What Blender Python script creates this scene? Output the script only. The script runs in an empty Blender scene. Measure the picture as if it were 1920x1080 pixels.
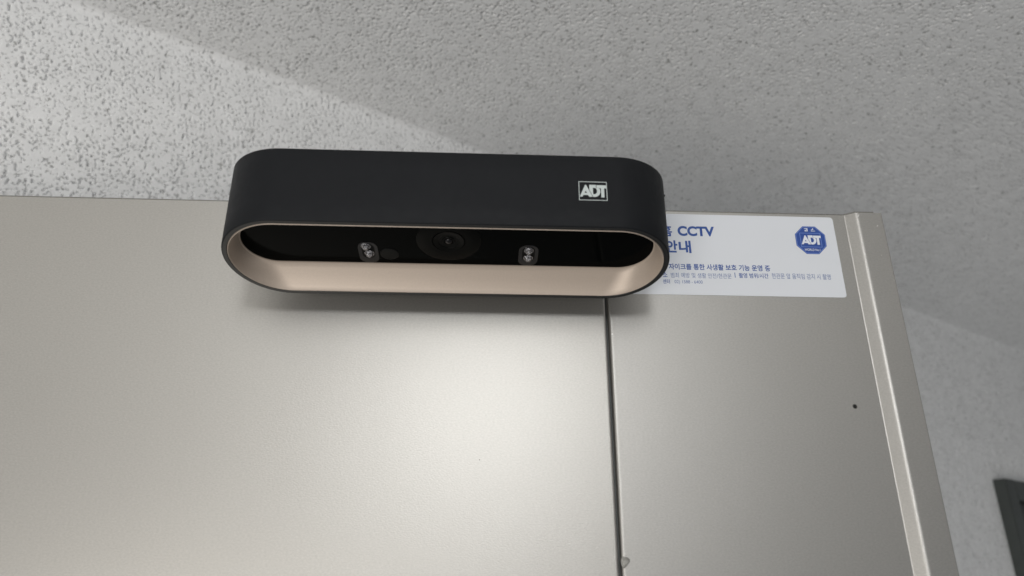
import bpy, bmesh, math, random
import numpy as np
from mathutils import Vector, Matrix

R = math.radians
CAM_Z = 1.90                      # eye height of the phone
scene = bpy.context.scene
COL = scene.collection

# ---------------------------------------------------------------- camera
cd = bpy.data.cameras.new('camera')
cam = bpy.data.objects.new('camera', cd); COL.objects.link(cam)
cam.location = (0, 0, CAM_Z)
cam.rotation_euler = (R(90 + 22.4), 0, 0)
cd.sensor_width = 36.0
cd.lens = 36.0 * 1380 / 1920
cd.clip_start = 0.01; cd.clip_end = 50
cd.dof.use_dof = True
cd.dof.focus_distance = 0.365
cd.dof.aperture_fstop = 11.0
scene.camera = cam

# ---------------------------------------------------------------- ambient light of the corridor
w = bpy.data.worlds.new('World'); scene.world = w; w.use_nodes = True
bg = w.node_tree.nodes['Background']
bg.inputs[0].default_value = (0.97, 1.0, 1.03, 1); bg.inputs[1].default_value = 0.20

# ---------------------------------------------------------------- ceiling lamp behind the viewer
def lamp(name, kind, loc, power, size, color, rot=(0, 0, 0)):
    ld = bpy.data.lights.new(name, kind); ld.energy = power; ld.color = color
    if kind == 'POINT': ld.shadow_soft_size = size
    else: ld.shape = 'DISK'; ld.size = size
    o = bpy.data.objects.new(name, ld); COL.objects.link(o)
    o.location = loc; o.rotation_euler = rot
    return o
for _y, _z, _p in ((-0.62, 0.36, 3.0), (-1.22, 0.34, 9.6)):      # one lamp as two points, the split added to stretch its sheen
    lamp('ceiling_lamp', 'POINT', (0.07, _y, CAM_Z + _z), _p, 0.09, (0.97, 0.985, 1.0))
# added fill light, no real source, behind and below the viewer, slightly left
_p = Vector((-0.75, -1.6, CAM_Z - 0.92))
_d = Vector((-0.1, 0.6, CAM_Z + 0.30)) - _p
lamp('fill_light', 'AREA', _p, 23.0, 1.1, (1.0, 0.96, 0.905), _d.to_track_quat('-Z', 'Y').to_euler())

vs = scene.view_settings
vs.view_transform = 'Standard'; vs.look = 'None'; vs.exposure = 0.0; vs.gamma = 1.0

# ---------------------------------------------------------------- materials
def mat(name, color, rough=0.5, metal=0.0, spec=0.5, bump=None, var=None, coat=0.0, rvar=None, wave=None):
    """bump / var / rvar = (scale, amount[, stretch xyz])"""
    m = bpy.data.materials.new(name); m.use_nodes = True
    nt = m.node_tree; b = nt.nodes['Principled BSDF']
    b.inputs['Base Color'].default_value = (*color, 1)
    b.inputs['Roughness'].default_value = rough
    b.inputs['Metallic'].default_value = metal
    b.inputs['Specular IOR Level'].default_value = spec
    b.inputs['Coat Weight'].default_value = coat
    tc = nt.nodes.new('ShaderNodeTexCoord')
    def noise(spec_):
        mp = nt.nodes.new('ShaderNodeMapping')
        mp.inputs['Scale'].default_value = spec_[2] if len(spec_) > 2 else (1, 1, 1)
        nt.links.new(tc.outputs['Object'], mp.inputs[0])
        n = nt.nodes.new('ShaderNodeTexNoise'); n.inputs['Scale'].default_value = spec_[0]
        n.inputs['Detail'].default_value = 3
        nt.links.new(mp.outputs[0], n.inputs['Vector'])
        return n.outputs['Fac']
    if bump:
        bp = nt.nodes.new('ShaderNodeBump'); bp.inputs['Strength'].default_value = 1.0
        bp.inputs['Distance'].default_value = bump[1]
        nt.links.new(noise(bump), bp.inputs['Height']); nt.links.new(bp.outputs[0], b.inputs['Normal'])
        if wave:                                   # slow waviness of sheet metal under the fine grain
            b2 = nt.nodes.new('ShaderNodeBump'); b2.inputs['Distance'].default_value = wave[1]; b2.inputs['Strength'].default_value = 1.0
            nt.links.new(noise(wave), b2.inputs['Height']); nt.links.new(b2.outputs[0], bp.inputs['Normal'])
    if var:
        mx = nt.nodes.new('ShaderNodeMix'); mx.data_type = 'RGBA'
        mr = nt.nodes.new('ShaderNodeMapRange')
        mr.inputs[1].default_value = 0.3; mr.inputs[2].default_value = 0.7
        nt.links.new(noise(var), mr.inputs[0]); nt.links.new(mr.outputs[0], mx.inputs[0])
        lo = [c * (1 - var[1]) for c in color]; hi = [min(1, c * (1 + var[1])) for c in color]
        mx.inputs[6].default_value = (*lo, 1); mx.inputs[7].default_value = (*hi, 1)
        nt.links.new(mx.outputs[2], b.inputs['Base Color'])
    if rvar:
        mr = nt.nodes.new('ShaderNodeMapRange')
        mr.inputs[1].default_value = 0.3; mr.inputs[2].default_value = 0.7
        mr.inputs[3].default_value = rough - rvar[1]; mr.inputs[4].default_value = rough + rvar[1]
        nt.links.new(noise(rvar), mr.inputs[0]); nt.links.new(mr.outputs[0], b.inputs['Roughness'])
    return m

M = {}
M['steel'] = mat('satin_champagne_steel', (0.478, 0.462, 0.432), 0.44, 0.94, bump=(1700, 0.00005, (0.6, 1, 1)),
                 var=(1500, 0.06, (0.6, 1, 1)), rvar=(5, 0.006), wave=(5, 0.0007))
M['steel_dimmed'] = mat('satin_champagne_steel_dimmed', (0.445, 0.431, 0.406), 0.44, 0.94, bump=(1700, 0.00005, (0.6, 1, 1)),
                  var=(1500, 0.06, (0.6, 1, 1)), rvar=(5, 0.006), wave=(5, 0.0007))  # darker copy of the steel, the weaker sheen put into its colour
M['steel_edge'] = mat('steel_cut_edge', (0.20, 0.195, 0.18), 0.5, 0.5)
M['slot'] = mat('dark_joint', (0.08, 0.085, 0.085), 0.5)
M['plaster'] = mat('sprayed_plaster', (0.87, 0.872, 0.87), 0.95, spec=0.1, bump=(900, 0.0002), var=(60, 0.04))
# scattered grey flecks, painted in for the shade of pits in the coat
_nt = M['plaster'].node_tree; _b = _nt.nodes['Principled BSDF']
_tc = _nt.nodes.new('ShaderNodeTexCoord'); _n = _nt.nodes.new('ShaderNodeTexNoise')
_n.inputs['Scale'].default_value = 300; _n.inputs['Detail'].default_value = 2; _n.inputs['Distortion'].default_value = 0.4
_r = _nt.nodes.new('ShaderNodeMapRange'); _r.inputs[1].default_value = 0.605; _r.inputs[2].default_value = 0.72
_r.inputs[3].default_value = 0.0; _r.inputs[4].default_value = 0.85
_m = _nt.nodes.new('ShaderNodeMix'); _m.data_type = 'RGBA'; _m.inputs[7].default_value = (0.30, 0.30, 0.29, 1)
_src = _b.inputs['Base Color'].links[0].from_socket
_nt.links.new(_tc.outputs['Object'], _n.inputs['Vector']); _nt.links.new(_n.outputs['Fac'], _r.inputs[0])
_nt.links.new(_r.outputs[0], _m.inputs[0]); _nt.links.new(_src, _m.inputs[6]); _nt.links.new(_m.outputs[2], _b.inputs['Base Color'])
M['shell'] = mat('matte_black_plastic', (0.0078, 0.0086, 0.0102), 0.56, spec=0.17, bump=(2600, 0.000035), rvar=(300, 0.03))
M['rim'] = mat('black_plastic_rim', (0.010, 0.011, 0.012), 0.35, spec=0.45)
M['gold'] = mat('champagne_gold', (0.53, 0.446, 0.374), 0.45, 0.25, bump=(3000, 0.00003), var=(1500, 0.03))
M['glass'] = mat('smoked_black_glass', (0.0010, 0.0014, 0.0014), 0.10, spec=0.03)
M['lensring'] = mat('dark_lens_surround', (0.0017, 0.0021, 0.0020), 0.45, spec=0.06)
M['lensring2'] = mat('dark_lens_barrel', (0.0014, 0.0018, 0.0017), 0.4, spec=0.08)
M['lens'] = mat('lens_glass', (0.004, 0.004, 0.005), 0.12, spec=0.35)
M['led_cup'] = mat('grey_led_cup', (0.020, 0.020, 0.021), 0.40, spec=0.25)
M['led_well'] = mat('dark_led_well', (0.003, 0.003, 0.003), 0.4, spec=0.1)
M['led'] = mat('clear_led_dome', (0.36, 0.36, 0.38), 0.12, 1.0, bump=(1100, 0.0012))
M['sensor'] = mat('dark_sensor_window', (0.0055, 0.006, 0.0058), 0.35, spec=0.1)
M['print_white'] = mat('pale_grey_print', (0.52, 0.57, 0.56), 0.5)
M['paper'] = mat('white_vinyl', (0.67, 0.69, 0.725), 0.4, spec=0.35, var=(40, 0.01))
M['blue'] = mat('blue_print', (0.022, 0.068, 0.29), 0.5)
M['blue_lt'] = mat('pale_blue_print', (0.16, 0.25, 0.60), 0.5)
M['blue_text'] = mat('blue_ink', (0.024, 0.078, 0.30), 0.5)
M['blue_thin'] = mat('light_blue_ink', (0.08, 0.14, 0.34), 0.5)
M['white'] = mat('white_print', (0.72, 0.74, 0.80), 0.5)
M['chip'] = mat('bare_metal_chip', (0.75, 0.74, 0.71), 0.3, 0.3)
M['hole'] = mat('black_hole', (0.004, 0.004, 0.004), 0.9)
M['dust'] = mat('dark_dust', (0.03, 0.025, 0.02), 0.9)
M['frame'] = mat('dark_green_grey_paint', (0.062, 0.070, 0.066), 0.5, var=(20, 0.1))
M['doorpanel'] = mat('near_black_door_paint', (0.030, 0.034, 0.031), 0.5, var=(15, 0.1))
tape = mat('cloudy_clear_tape', (0.42, 0.41, 0.38), 0.3)
tape.node_tree.nodes['Principled BSDF'].inputs['Alpha'].default_value = 0.6
M['tape'] = tape

# ---------------------------------------------------------------- helpers
def link(name, me, m, parent=None, smooth=None):
    me.materials.clear(); me.materials.append(m)
    o = bpy.data.objects.new(name, me); COL.objects.link(o)
    if parent: o.parent = parent
    if smooth is not None:
        for p in me.polygons: p.use_smooth = True
        me.set_sharp_from_angle(angle=R(smooth))
    return o
def mesh(name, verts, faces):
    me = bpy.data.meshes.new(name); me.from_pydata([tuple(v) for v in verts], [], faces); me.validate()
    bm = bmesh.new(); bm.from_mesh(me); bmesh.ops.recalc_face_normals(bm, faces=bm.faces); bm.to_mesh(me); bm.free()
    return me
def thing(name, label, cat, loc=(0, 0, 0), rz=0.0):
    o = bpy.data.objects.new(name, None); COL.objects.link(o); o.empty_display_size = 0.05
    o.location = loc; o.rotation_euler = (0, 0, rz); o['label'] = label; o['category'] = cat
    return o
def box(name, a, b, m, parent=None, bev=0.0):
    bm = bmesh.new(); bmesh.ops.create_cube(bm, size=1)
    for v in bm.verts:
        v.co = Vector([(a[i] + b[i]) / 2 + v.co[i] * (b[i] - a[i]) for i in range(3)])
    if bev: bmesh.ops.bevel(bm, geom=bm.edges[:], offset=bev, segments=2, affect='EDGES')
    me = bpy.data.meshes.new(name); bm.to_mesh(me); bm.free()
    return link(name, me, m, parent)
def stadium(W, T, n=40, nl=1):
    """outline of a stadium (rounded ends), counter-clockwise; n points per end, plus nl subdivisions of the straights"""
    r = T / 2; P = []
    for i in range(n):
        a = -math.pi / 2 + math.pi * i / (n - 1); P.append((W / 2 - r + r * math.cos(a), r * math.sin(a)))
    for i in range(n):
        a = math.pi / 2 + math.pi * i / (n - 1); P.append((-W / 2 + r + r * math.cos(a), r * math.sin(a)))
    return P
def loft(rings, cap0=False, cap1=False):
    n = len(rings[0]); V = [p for r in rings for p in r]; F = []
    for k in range(len(rings) - 1):
        for i in range(n):
            j = (i + 1) % n
            F.append((k * n + i, k * n + j, (k + 1) * n + j, (k + 1) * n + i))
    if cap0: F.append(tuple(range(n))[::-1])
    if cap1: F.append(tuple((len(rings) - 1) * n + i for i in range(n)))
    return V, F
def curve_mesh(name, polys, scale, origin, depth=0.00004):
    """flat filled shapes (holes by even-odd rule) in the local XZ plane, facing -Y"""
    cu = bpy.data.curves.new(name, 'CURVE'); cu.dimensions = '2D'; cu.fill_mode = 'BOTH'; cu.extrude = depth
    for poly in polys:
        s = cu.splines.new('POLY'); s.points.add(len(poly) - 1)
        for p, (x, y) in zip(s.points, poly): p.co = (x * scale[0], y * scale[1], 0, 1)
        s.use_cyclic_u = True
    return to_mesh(cu, name, origin)
def to_mesh(cu, name, origin):
    tmp = bpy.data.objects.new(name + '_tmp', cu); COL.objects.link(tmp)
    dg = bpy.context.evaluated_depsgraph_get(); dg.update()
    me = bpy.data.meshes.new_from_object(tmp.evaluated_get(dg))
    bpy.data.objects.remove(tmp); bpy.data.curves.remove(cu)
    me.transform(Matrix.Translation(origin) @ Matrix.Rotation(R(90), 4, 'X'))
    me.name = name
    return me
def text_mesh(name, s, u0, u1, z0, z1, y, bold=0.0, depth=0.00002):
    cu = bpy.data.curves.new(name, 'FONT'); cu.body = s; cu.size = 1; cu.offset = bold; cu.extrude = 0.0; cu.fill_mode = 'FRONT'
    me = to_mesh(cu, name, (0, 0, 0))
    co = np.array([v.co[:] for v in me.vertices])
    lo, hi = co.min(0), co.max(0)
    sx = (u1 - u0) / (hi[0] - lo[0]); sz = (z1 - z0) / (hi[2] - lo[2])
    for v in me.vertices:
        v.co = ((v.co.x - lo[0]) * sx + u0, y, (v.co.z - lo[2]) * sz + z0)
    return me
def join_meshes(name, mes):
    bm = bmesh.new()
    for me in mes: bm.from_mesh(me)
    out = bpy.data.meshes.new(name); bm.to_mesh(out); bm.free(); return out

# ================================================================= SETTING: wall and ceiling, sprayed plaster with real pits
def pnoise(x, y, seed):
    """vectorised 2-D gradient noise, about -0.7..0.7"""
    rng = np.random.RandomState(seed); g = rng.rand(512) * 2 * np.pi; perm = rng.permutation(512)
    xi = np.floor(x).astype(int); yi = np.floor(y).astype(int); xf = x - xi; yf = y - yi
    u = xf ** 3 * (xf * (xf * 6 - 15) + 10); v = yf ** 3 * (yf * (yf * 6 - 15) + 10)
    def gr(ix, iy, dx, dy):
        a = g[perm[(perm[ix % 512] + iy) % 512]]; return np.cos(a) * dx + np.sin(a) * dy
    a = gr(xi, yi, xf, yf); b = gr(xi + 1, yi, xf - 1, yf); c = gr(xi, yi + 1, xf, yf - 1); d = gr(xi + 1, yi + 1, xf - 1, yf - 1)
    return (a + u * (b - a)) * (1 - v) + (c + u * (d - c)) * v
def plaster_height(a, b, seed):
    wx = pnoise(a * 90, b * 90, seed + 5) * 0.5; wy = pnoise(a * 90, b * 90, seed + 6) * 0.5
    n = pnoise(a * 380 + wx, b * 380 + wy, seed) + 0.6 * pnoise(a * 760, b * 760, seed + 1)
    dens = 0.16 * pnoise(a * 30, b * 30, seed + 2) + 0.14 * pnoise(a * 90, b * 90, seed + 7)
    pit = np.clip((n - 0.29 - dens) / 0.12, 0, 1); pit = pit * pit * (3 - 2 * pit)
    fine = pnoise(a * 620, b * 620, seed + 3) * 0.00006 + pnoise(a * 120, b * 120, seed + 4) * 0.00015
    return -0.0042 * pit + fine
def wall_cove(b, r=0.0065):          # the plaster rounds off where wall and ceiling meet
    d = np.clip(r - np.clip(CEIL - b, 0, r), 0, r); return r - np.sqrt(r * r - d * d * 0.999)
def relief_grid(name, A, B, seed, place, fade, amp=1.0, cove=lambda b: 0.0):
    AA, BB = np.meshgrid(A, B, indexing='ij')
    H = plaster_height(AA, BB, seed) * fade(AA, BB) * amp + cove(BB)
    P = place(AA, BB, H)
    na, nb = len(A), len(B); idx = np.arange(na * nb).reshape(na, nb)
    F = np.stack([idx[:-1, :-1], idx[1:, :-1], idx[1:, 1:], idx[:-1, 1:]], -1).reshape(-1, 4)
    me = bpy.data.meshes.new(name)
    me.vertices.add(na * nb); me.vertices.foreach_set('co', P.reshape(-1).astype(np.float32))
    me.loops.add(F.size); me.loops.foreach_set('vertex_index', F.reshape(-1).astype(np.int32))
    me.polygons.add(len(F)); me.polygons.foreach_set('loop_start', np.arange(0, F.size, 4, dtype=np.int32))
    me.polygons.foreach_set('loop_total', np.full(len(F), 4, dtype=np.int32))
    me.polygons.foreach_set('use_smooth', np.ones(len(F), dtype=bool))
    me.update(calc_edges=True); me.validate()
    return me
WP = np.array([-0.3686, 0.4773, 0.0]); WD = np.array([0.82526, 0.56475, 0.0]); WN = np.array([0.56475, -0.82526, 0.0])  # WN faces the viewer
CEIL = CAM_Z + 0.4545
A = np.concatenate([[-2.0, -1.0, -0.3], np.arange(-0.12, 0.45, 0.0006), np.arange(0.45, 2.0, 0.004), [2.1, 2.6, 4.0]])
B = np.concatenate([[0.0, 0.9, 1.6], np.arange(CAM_Z - 0.03, CAM_Z + 0.24, 0.003), np.arange(CAM_Z + 0.24, CEIL + 0.004, 0.0006)])
def fade_wall(a, b):
    return ((a > -0.12) & (a < 1.99) & (b > CAM_Z - 0.02) & ~((a > 1.43) & (b < CAM_Z + 0.19))).astype(float)
me = relief_grid('wall', A, B, 11, lambda a, b, h: WP + a[..., None] * WD + h[..., None] * WN + b[..., None] * np.array([0, 0, 1.0]), fade_wall, 0.9, wall_cove)
o = link('wall', me, M['plaster']); o['kind'] = 'structure'
A = np.concatenate([[-2.0, -1.0, -0.3], np.arange(-0.10, 0.75, 0.0009), np.arange(0.75, 2.0, 0.0035), [2.1, 2.6, 4.0]])
B = np.concatenate([np.arange(-0.006, 0.49, 0.0009), [0.56, 1.0, 2.2]])
def fade_ceil(a, b):
    return ((a > -0.09) & (a < 1.99) & (b < 0.485)).astype(float)
me = relief_grid('ceiling', A, B, 29, lambda a, b, h: WP + a[..., None] * WD + b[..., None] * WN + (CEIL - h)[..., None] * np.array([0, 0, 1.0]), fade_ceil, 0.45)
me.flip_normals()
o = link('ceiling', me, M['plaster']); o['kind'] = 'structure'

# dark door further along the wall
WANG = math.atan2(WD[1], WD[0])
dd = thing('steel_door', 'dark grey painted door in its frame, its top corner showing at the lower right edge', 'door',
           tuple(WP + 1.446 * WD), WANG)
TOPF = CAM_Z + 0.1775
box('frame_post', (0, -0.020, 0.0), (0.034, 0.05, TOPF), M['frame'], dd, 0.0015)
box('frame_post', (0.95, -0.020, 0.0), (0.984, 0.05, TOPF), M['frame'], dd, 0.0015)
box('frame_head', (0.0345, -0.0195, TOPF - 0.034), (0.9495, 0.05, TOPF - 0.0005), M['frame'], dd, 0.0015)
box('door_leaf', (0.0345, -0.004, 0.01), (0.9495, 0.045, TOPF - 0.0345), M['doorpanel'], dd, 0.001)

# ================================================================= the silver door
YAW = R(2.7)
door = thing('metal_door', 'satin champagne silver steel door standing ajar, vertical joint and raised edge on the right', 'door', (0, 0.33, 0), YAW)
DT = CAM_Z + 0.1800
def fillet(P, rad, seg=6):
    """round the corners of an open polyline; rad[i] for each point"""
    out = []
    for i, p in enumerate(P):
        if i in (0, len(P) - 1) or rad[i] == 0: out.append(p); continue
        a, b, c = Vector(P[i - 1]), Vector(p), Vector(P[i + 1])
        d1 = (a - b).normalized(); d2 = (c - b).normalized(); r = rad[i]
        for k in range(seg + 1):
            t = k / seg; q0 = b + d1 * r; q1 = b + d2 * r
            out.append(tuple((1 - t) ** 2 * q0 + 2 * t * (1 - t) * b + t * t * q1))
    return out
def sheet(name, prof, z0, z1, m, parent, nz=1, smooth=35):
    V = []; F = []
    sup = [prof[0]]                       # support points close to both ends of every long flat
    for a, b in zip(prof[:-1], prof[1:]):
        L = math.dist(a, b)
        if L > 0.003:
            for t in (0.0005 / L, 1 - 0.0005 / L): sup.append((a[0] + (b[0] - a[0]) * t, a[1] + (b[1] - a[1]) * t))
        sup.append(b)
    prof = sup; n = len(prof)
    for k in range(nz + 1):
        z = z0 + (z1 - z0) * k / nz
        V += [(u, y, z) for u, y in prof]
    for k in range(nz):
        for i in range(n - 1): F.append((k * n + i, k * n + i + 1, (k + 1) * n + i + 1, (k + 1) * n + i))
    me = bpy.data.meshes.new(name); me.from_pydata(V, [], F); me.update()
    o = link(name, me, m, parent, smooth=smooth)
    return o
left = fillet([(-0.56, 0.039), (-0.56, 0.0), (0.0451, 0.0), (0.0453, 0.0040)], [0, 0.001, 0.0011, 0], 8)
right = fillet([(0.0463, 0.0040), (0.0465, 0.0), (0.1722, 0.0), (0.1770, -0.0034), (0.1902, -0.0034), (0.1902, 0.039)],
               [0, 0.0015, 0.0004, 0.0012, 0.0005, 0], 8)
sheet('front_panel', left, 0.01, DT, M['steel'], door)
sheet('front_panel', right, 0.01, DT, M['steel_dimmed'], door)
# top cap just behind the sheets and a little taller
capL = [(-0.559, 0.0385), (-0.559, 0.0013), (0.0440, 0.0013), (0.0474, 0.0013), (0.1722, 0.0013), (0.1770, -0.0021), (0.1868, -0.0021), (0.1872, -0.0010), (0.1888, -0.0010), (0.1888, 0.0385)]
n = len(capL); V = [(u, y, DT - 0.004) for u, y in capL] + [(u, y, DT + 0.0013) for u, y in capL]
F = [(i, (i + 1) % n, n + (i + 1) % n, n + i) for i in range(n)] + [tuple(range(n))[::-1], tuple(range(n, 2 * n))]
link('top_cap', mesh('top_cap', V, F), M['steel_edge'], door)
box('joint_strip', (0.0430, 0.0036, 0.012), (0.0486, 0.0052, DT - 0.005), M['slot'], door)
box('back_panel', (-0.559, 0.0392, 0.01), (0.1895, 0.0405, DT), M['steel'], door)
def disc(name, c, r, m, parent, y=-0.0001, n=20, sz=1.0, rot=0.0, th=0.00012, jag=0.0, seed=1):
    rg = random.Random(seed); V = []; pts = []
    for i in range(n):
        a = 2 * math.pi * i / n; k = 1 + rg.uniform(-jag, jag)
        x, z = r * k * math.cos(a), r * sz * k * math.sin(a)
        pts.append((c[0] + x * math.cos(rot) - z * math.sin(rot), c[1] + x * math.sin(rot) + z * math.cos(rot)))
    V = [(x, y, z) for x, z in pts] + [(x, y + th, z) for x, z in pts]
    F = [tuple(range(n)), tuple(range(n, 2 * n))[::-1]] + [(i, (i + 1) % n, n + (i + 1) % n, n + i) for i in range(n)]
    return link(name, mesh(name, V, F), m, parent)
# drilled hole: a flat black disc for the shade inside, with a slightly raised burr round it
hz = CAM_Z + 0.0795
prof = [(0.00085, -0.00004), (0.00105, -0.00016), (0.00125, -0.00002)]
V, F = loft([[(0.1597 + r * math.cos(2 * math.pi * i / 20), y, hz + r * math.sin(2 * math.pi * i / 20)) for i in range(20)] for r, y in prof])
hole = disc('drilled_hole', (0.1597, hz), 0.0010, M['hole'], door, y=-0.00006)
link('burr', mesh('burr', V, F), M['steel_edge'], hole, smooth=50)
disc('paint_chip', (0.1778, CAM_Z + 0.1782), 0.0008, M['chip'], door, y=-0.00352, n=9, sz=0.36, rot=R(62), jag=0.25, seed=2)
disc('paint_chip', (0.1866, CAM_Z + 0.1725), 0.0006, M['chip'], door, y=-0.00352, n=9, sz=0.4, rot=R(45), jag=0.25, seed=3)
disc('paint_chip', (0.1855, CAM_Z + 0.1560), 0.0003, M['chip'], door, y=-0.00352, n=7, sz=0.4, rot=R(20), jag=0.25, seed=4)
disc('paint_chip', (0.0478, CAM_Z + 0.1132), 0.0004, M['chip'], door, y=-0.00012, n=7, sz=0.8, jag=0.25, seed=5)
disc('dust_speck', (-0.0144, CAM_Z + 0.0537), 0.00020, M['dust'], door, n=8, jag=0.3, seed=6)

# scrap of tape stuck across the joint
tp = [(-0.0006, 0.0022), (0.0010, 0.0026), (0.0026, 0.0023), (0.0036, 0.0016), (0.0037, 0.0004), (0.0024, -0.0010), (0.0012, -0.0022), (0.0002, -0.0026), (-0.0007, -0.0012), (-0.0010, 0.0008)]
T0 = (0.0468, CAM_Z + 0.0112)
V = []; 
for k, (x, z) in enumerate(tp): V.append((T0[0] + x * 0.85, -0.0005 - 0.0003 * math.sin(k * 1.7), T0[1] + z * 0.9))
V.append((T0[0] + 0.0013, -0.0007, T0[1] + 0.0002))
F = [(i, (i + 1) % len(tp), len(tp)) for i in range(len(tp))]
tape_o = link('tape_scrap', mesh('tape_scrap', V, F), M['tape'], smooth=60)
md = tape_o.modifiers.new('thickness', 'SOLIDIFY'); md.thickness = 0.0002
tape_o.location = (0, 0.33, 0); tape_o.rotation_euler = (0, 0, YAW)
tape_o['label'] = 'small torn scrap of cloudy tape stuck over the vertical joint near the bottom'; tape_o['category'] = 'tape'

# ================================================================= the sticker
st = thing('notice_sticker', 'white sticker with blue lettering and blue octagon badge on the silver door', 'sticker', (0, 0.33, 0), YAW)
# pixel of the photograph -> place on the face of the door (u, z), for taking measurements
_c, _s = math.cos(R(22.4)), math.sin(R(22.4))
def on_door(px, py, off=0.0):
    x = (px - 960) / 1380; yv = (540 - py) / 1380
    r = np.array([x, _c - yv * _s, _s + yv * _c])
    ud = np.array([math.cos(YAW), math.sin(YAW), 0]); nd = np.array([math.sin(YAW), -math.cos(YAW), 0]); O = np.array([0, 0.33, 0])
    p = r * (((O + nd * off) @ nd) / (r @ nd))
    return float((p - O) @ ud), float(p[2]) + CAM_Z
def rounded_rect(u0, u1, z0, z1, r, n=8):
    P = []
    for cx, cz, a0 in ((u1 - r, z0 + r, -90), (u1 - r, z1 - r, 0), (u0 + r, z1 - r, 90), (u0 + r, z0 + r, 180)):
        for k in range(n + 1):
            a = R(a0 + 90 * k / n); P.append((cx + r * math.cos(a), cz + r * math.sin(a)))
    return P
def plate(name, pts, y0, th, m, parent):
    n = len(pts); V = [(x, y0, z) for x, z in pts] + [(x, y0 - th, z) for x, z in pts]
    F = [tuple(range(n))[::-1], tuple(range(n, 2 * n))] + [(i, (i + 1) % n, n + (i + 1) % n, n + i) for i in range(n)]
    return link(name, mesh(name, V, F), m, parent)
plate('backing', rounded_rect(0.0505, 0.1655, CAM_Z + 0.1340, CAM_Z + 0.1785, 0.0017), -0.00005, 0.00018, M['paper'], st)
YT = -0.00027
def line(items, m, name='lettering'):
    mes = []
    for s, x0, x1, ytop, ybot, bold in items:
        ua, za = on_door(x0, ybot); ub, _ = on_door(x1, ybot); _, zb = on_door(x0, ytop)
        mes.append(text_mesh(name, s, ua, ub, za, zb, YT, bold))
    return link(name, join_meshes(name, mes), m, st)
line([('홈', 1239.5, 1260.5, 422.6, 443.2, 0.026), ('CCTV', 1271, 1340, 424, 442.6, 0.042)], M['blue_text'])
line([('안', 1249.5, 1271, 450.7, 473.6, 0.034), ('내', 1273.5, 1296.5, 451.3, 474.6, 0.034)], M['blue_text'])
line([('자이크를 통한 사생활 보호 기능 운영 중', 1254, 1444, 494.2, 505.6, 0.022)], M['blue_text'])
line([('소', 1243, 1251.5, 510.5, 519.5, 0.012)], M['blue_text'])
line([('촬영 범위/시간', 1385.5, 1441, 512.2, 521.5, 0.014)], M['blue_text'])
line([('범죄 예방 및 생활 안전/현관문', 1258, 1371.5, 511.2, 520.8, 0.0), ('|', 1377.7, 1379.2, 511.5, 521, 0.0),
      ('현관문 앞 움직임 감지 시 촬영', 1447.5, 1557.5, 512.5, 522.8, 0.0)], M['blue_thin'])
line([('센터', 1243, 1256, 523.8, 532.0, 0.012)], M['blue_text'])
line([('02) 1588 - 6400', 1265, 1317.5, 525.3, 533.2, 0.0)], M['blue_thin'])
# octagon badge
OC = (0.15215, CAM_Z + 0.1652); OR = 0.0078 / math.cos(R(22.5))
def octo(r): return [(OC[0] + r * math.cos(R(22.5 + 45 * i)), OC[1] + r * math.sin(R(22.5 + 45 * i))) for i in range(8)]
badge = plate('badge', octo(OR), -0.00024, 0.00005, M['blue'], st)
def mono(polys, sx, sz, org, y, name, m, parent):
    me = curve_mesh(name, polys, (sx, sz), (org[0], y, org[1]))
    return link(name, me, m, parent)
def outline(u0, u1, z0, z1, t):
    return [[(u0, z0), (u1, z0), (u1, z1), (u0, z1)], [(u0 + t, z0 + t), (u1 - t, z0 + t), (u1 - t, z1 - t), (u0 + t, z1 - t)]]
# monogram, unit square = the little box round it
def un(p): return [((x - 345) / 712.0, (737 - y) / 467.0) for x, y in p]
def arc(cx, cy, rx, ry, a0, a1, n=12): return [(cx + rx * math.cos(R(a0 + (a1 - a0) * k / n)), cy + ry * math.sin(R(a0 + (a1 - a0) * k / n))) for k in range(n + 1)]
LET = [un([(508, 352), (532, 352), (688, 648), (596, 648), (574, 606), (456, 606), (436, 648), (366, 648)]),
       un([(519, 500), (548, 552), (488, 552)]),
       un([(612, 350), (780, 350), (780, 432), (850, 432)] + arc(742, 508, 143, 142, -22, 90, 12) + [(706, 650), (612, 476)]),
       un([(700, 424)] + arc(736, 503, 68, 79, -90, 90, 10) + [(704, 582)]),
       un([(794, 356), (1052, 356), (1052, 430), (984, 430), (984, 656), (905, 656), (905, 432), (882, 432), (794, 424)])]
def box_outline(t, asp): return [[(0, 0), (1, 0), (1, 1), (0, 1)], [(t, t * asp), (1 - t, t * asp), (1 - t, 1 - t * asp), (t, 1 - t * asp)]]
ub0, zb0 = on_door(1501.5, 463.3); ub1, _ = on_door(1541.5, 463.3); _, zb1 = on_door(1498, 437.4)
ub0, ub1 = OC[0] - 0.0054, OC[0] + 0.0054
zb0, zb1 = OC[1] - 0.0040, OC[1] + 0.0040
mono(box_outline(0.022, 1.35), ub1 - ub0, zb1 - zb0, (ub0, zb0), -0.00036, 'badge_outline', M['blue_lt'], badge)
mono(LET, ub1 - ub0, zb1 - zb0, (ub0, zb0), -0.00042, 'monogram', M['white'], badge)
rim8 = [octo(OR * 0.965), octo(OR * 0.93)]
me = curve_mesh('badge_border', rim8, (1, 1), (0, -0.00036, 0)); link('badge_border', me, M['blue_lt'], badge)
mes = [text_mesh('t', '캡', OC[0] - 0.0028, OC[0] - 0.0008, OC[1] + 0.0049, OC[1] + 0.0068, -0.00036, 0.03),
       text_mesh('t', '스', OC[0] + 0.0008, OC[0] + 0.0030, OC[1] + 0.0050, OC[1] + 0.0067, -0.00036, 0.03),
       text_mesh('t', 'WORLD No.1', OC[0] - 0.0040, OC[0] + 0.0040, OC[1] - 0.0061, OC[1] - 0.0048, -0.00036, 0.01)]
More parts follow.
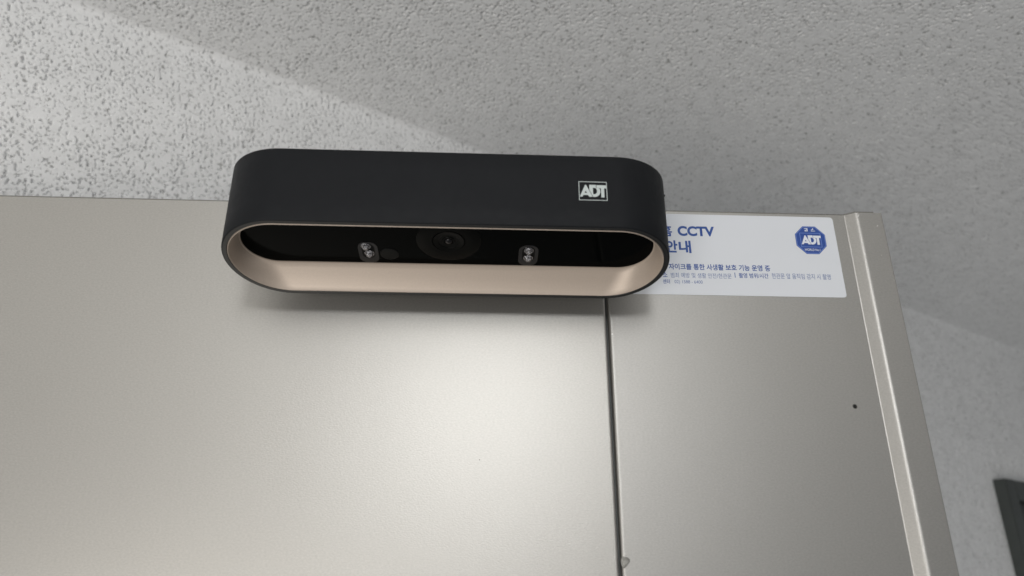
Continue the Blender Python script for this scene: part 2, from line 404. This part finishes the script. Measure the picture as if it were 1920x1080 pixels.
link('lettering', join_meshes('lettering', mes), M['white'], badge)

# ================================================================= the camera unit on the door
UC, DW, DP, GAP = -0.0291, 0.1900, 0.0510, 0.016
ZT, ZB, TI = 0.1693, 0.1302, R(12)
dev = thing('security_camera', 'long black security camera with rounded ends and champagne inner rim, on the silver door', 'security camera',
            (0.33 * 0, 0.33, 0), YAW)
dev.location = Matrix.Rotation(YAW, 3, 'Z') @ Vector((UC, -(GAP + DP / 2), 0)) + Vector((0, 0.33, CAM_Z + ZB))
# local frame: x to the right, -y to the viewer, z up; (u, v) in the slanted opening, v to the front
def P_open(u, v, q):      # v along the slanted opening (front = +), q inward
    return (u, -(v * math.cos(TI)) + q * math.sin(TI), v * math.sin(TI) + q * math.cos(TI))
def ring_open(inset, q):
    return [P_open(u, v / math.cos(TI), q) for u, v in stadium(DW - 2 * inset, DP - 2 * inset)]
def ring_h(inset, z):
    return [(u, -v, z) for u, v in stadium(DW - 2 * inset, DP - 2 * inset)]
top = ZT - ZB
# outer shell: closed top, sides, rounded lower edge
rings = []
for k in range(5):
    a = R(90 * k / 4); rings.append(ring_h(0.0011 * (1 - math.sin(a)), top - 0.0011 * (1 - math.cos(a))))
for k in range(1, 4): # side loops
    t = k / 4
    rings.append([(u, -v, (top - 0.0011) * (1 - t) + (v * math.tan(TI) + 0.0006) * t) for u, v in stadium(DW, DP)])
rings.append([(u, -v, v * math.tan(TI) + 0.0005) for u, v in stadium(DW, DP)])
for k in range(1, 4):
    a = R(90 * k / 3); rings.append(ring_open(0.0005 * (1 - math.cos(a)), 0.0005 * (1 - math.sin(a))))
V, F = loft(rings, cap0=True)
link('shell', mesh('shell', V, F), M['shell'], dev, smooth=40)
V, F = loft([ring_open(0.0005, 0.0), ring_open(0.0021, 0.0), ring_open(0.0023, 0.0003), ring_open(0.0024, 0.0016)])
link('rim', mesh('rim', V, F), M['rim'], dev, smooth=40)
# champagne trim
QI = 0.0090
WI, TIN = 0.1795, 0.0286          # the small inner stadium at the bottom of the flare
W0, T0_ = DW - 2 * 0.0029, DP - 2 * 0.0029
def ring_wt(W, T, q): return [P_open(u, v / math.cos(TI), q) for u, v in stadium(W, T)]
fl = []
for k in range(7):
    t = k / 6; b = 0.10 * math.sin(math.pi * t)          # slightly dished
    fl.append(ring_wt(W0 + (WI - W0) * t, T0_ + (TIN - T0_) * (t - b * 0.4), 0.0004 + (QI - 0.0004) * t))
V, F = loft([ring_open(0.0023, 0.0012), ring_open(0.0024, 0.0002), ring_open(0.0026, -0.0001), ring_open(0.0028, 0.0)] + fl +
            [ring_wt(WI - 0.0005, TIN - 0.0005, QI + 0.0001), ring_wt(WI - 0.0007, TIN - 0.0007, QI + 0.0004), ring_wt(WI - 0.0007, TIN - 0.0007, QI + 0.0010)])
link('trim', mesh('trim', V, F), M['gold'], dev, smooth=35)
QI = QI + 0.0006
V, F = loft([ring_wt(WI + 0.002, TIN + 0.002, QI + 0.002), ring_wt(WI + 0.002, TIN + 0.002, QI)], cap0=True, cap1=True)
glass = link('glass_cover', mesh('glass_cover', V, F), M['glass'], dev, smooth=30)

def revolve(prof, cu, cv, n=48, capc=True, vmax=9.0):
    """surface of revolution about the inward axis; prof = [(r, q)] from the outside in"""
    rs = [[P_open(cu + r * math.cos(2 * math.pi * i / n), min(vmax, cv + r * math.sin(2 * math.pi * i / n)), q) for i in range(n)] for r, q in prof]
    return loft(rs, cap1=capc)
mm = 0.001
LU, LV = -0.3 * mm, 2.8 * mm
V, F = revolve([(14.0 * mm, QI + 0.1 * mm), (14.0 * mm, QI - 0.1 * mm), (13.8 * mm, QI - 0.2 * mm), (9.0 * mm, QI - 0.5 * mm), (7.2 * mm, QI - 0.5 * mm), (7.0 * mm, QI - 0.3 * mm)], LU, LV, n=96, capc=False, vmax=14.0 * mm)
ls = link('lens_surround', mesh('lens_surround', V, F), M['lensring'], dev, smooth=25)
V, F = revolve([(6.9 * mm, QI - 0.3 * mm), (6.7 * mm, QI - 0.7 * mm), (4.6 * mm, QI - 0.45 * mm), (4.4 * mm, QI - 0.25 * mm), (2.9 * mm, QI - 0.2 * mm), (2.7 * mm, QI - 0.5 * mm), (2.1 * mm, QI - 0.5 * mm), (2.0 * mm, QI - 0.1 * mm)], LU, LV)
link('lens_barrel', mesh('lens_barrel', V, F), M['lensring2'], ls, smooth=25)
pr = [(1.7 * mm * math.cos(R(a)), QI - 0.1 * mm - 1.1 * mm * math.sin(R(a))) for a in (0, 15, 30, 45, 60, 75, 86)]
V, F = revolve(pr, LU, LV, 32)
link('lens', mesh('lens', V, F), M['lens'], ls, smooth=60)

def rr_ring(cu, cv, hw, hh, r, q, n=7):
    P = []
    for sx, sy, a0 in ((1, -1, -90), (1, 1, 0), (-1, 1, 90), (-1, -1, 180)):
        for k in range(n + 1):
            a = R(a0 + 90 * k / n); P.append(P_open(cu + sx * (hw - r) + r * math.cos(a), cv + sy * (hh - r) + r * math.sin(a), q))
    return P
first = None
for cu, cv, tilt in ((-35.7 * mm, -6.7 * mm, -0.7), (34.8 * mm, -6.7 * mm, 0.0)):
    rs = [rr_ring(cu, cv, 4.3 * mm, 7.4 * mm, 3.8 * mm, QI + 0.2 * mm), rr_ring(cu, cv, 4.3 * mm, 7.4 * mm, 3.8 * mm, QI - 0.10 * mm),
          rr_ring(cu, cv, 4.1 * mm, 7.2 * mm, 3.6 * mm, QI - 0.20 * mm), rr_ring(cu, cv + 1.2 * mm, 2.7 * mm, 5.0 * mm, 2.5 * mm, QI - 0.10 * mm)]
    V, F = loft(rs, cap1=False)
    cup = link('led_window', mesh('led_window', V, F), M['led_cup'], dev, smooth=30)
    rs = [rr_ring(cu, cv + 1.2 * mm, 2.8 * mm, 5.1 * mm, 2.6 * mm, QI - 0.12 * mm), rr_ring(cu, cv + 1.2 * mm, 2.4 * mm, 4.6 * mm, 2.2 * mm, QI - 0.08 * mm)]
    V, F = loft(rs, cap1=True); link('led_well', mesh('led_well', V, F), M['led_well'], cup)
    for dv, du in ((4.9 if tilt else 4.0, tilt), (-0.2 if tilt else -1.4, -tilt * 0.6)):
        c0, c1 = cu + du * mm, cv + dv * mm
        rs = []
        for rr, qq in ((2.15, -0.1), (2.15, -0.45), (1.75, -0.5), (1.6, -0.9), (1.5, -1.3), (1.25, -1.75), (0.85, -2.05), (0.35, -2.2)):
            rs.append([P_open(c0 + rr * mm * math.cos(2 * math.pi * i / 24), c1 + rr * mm * math.sin(2 * math.pi * i / 24), QI + qq * mm) for i in range(24)])
        V, F = loft(rs, cap1=True); link('led', mesh('led', V, F), M['led'], cup, smooth=40)
V, F = revolve([(4.1 * mm, QI + 0.1 * mm), (4.1 * mm, QI - 0.12 * mm), (3.8 * mm, QI - 0.3 * mm), (3.5 * mm, QI - 0.32 * mm)], -26.6 * mm, -7.4 * mm, 36)
link('sensor_window', mesh('sensor_window', V, F), M['sensor'], dev, smooth=25)

# printed monogram on the front face
yf = -DP / 2
lu0, lu1, lz0, lz1 = 0.0243 - UC, 0.0360 - UC, 0.1477 - ZB, 0.1565 - ZB
me1 = curve_mesh('a', box_outline(0.022, 1.3), (lu1 - lu0, lz1 - lz0), (lu0, yf - 0.00006, lz0))
me2 = curve_mesh('b', LET, (lu1 - lu0, lz1 - lz0), (lu0, yf - 0.00006, lz0))
link('monogram', join_meshes('monogram', [me1, me2]), M['print_white'], dev)
# tiny nub on the right end, dust grain in the trim
box('nub', (DW / 2 - 0.0006, -0.0022, top - 0.0053), (DW / 2 + 0.0009, -0.0012, top - 0.0045), M['shell'], dev, 0.0002)
# bracket that hooks over the door top, and the block that carries the unit
yb = GAP + DP / 2
box('mounting_bracket', (-0.050, yb - 0.0014, 0.010), (0.050, yb - 0.0002, CAM_Z * 0 + 0.1826 - ZB), M['rim'], dev, 0.0002)
box('bracket_hook', (-0.050, yb - 0.0001, 0.1815 - ZB), (0.050, yb + 0.041, 0.1825 - ZB), M['rim'], dev, 0.0002)
box('mounting_block', (-0.045, DP / 2 - 0.0006, 0.012), (0.045, yb - 0.0015, top - 0.006), M['rim'], dev, 0.0005)
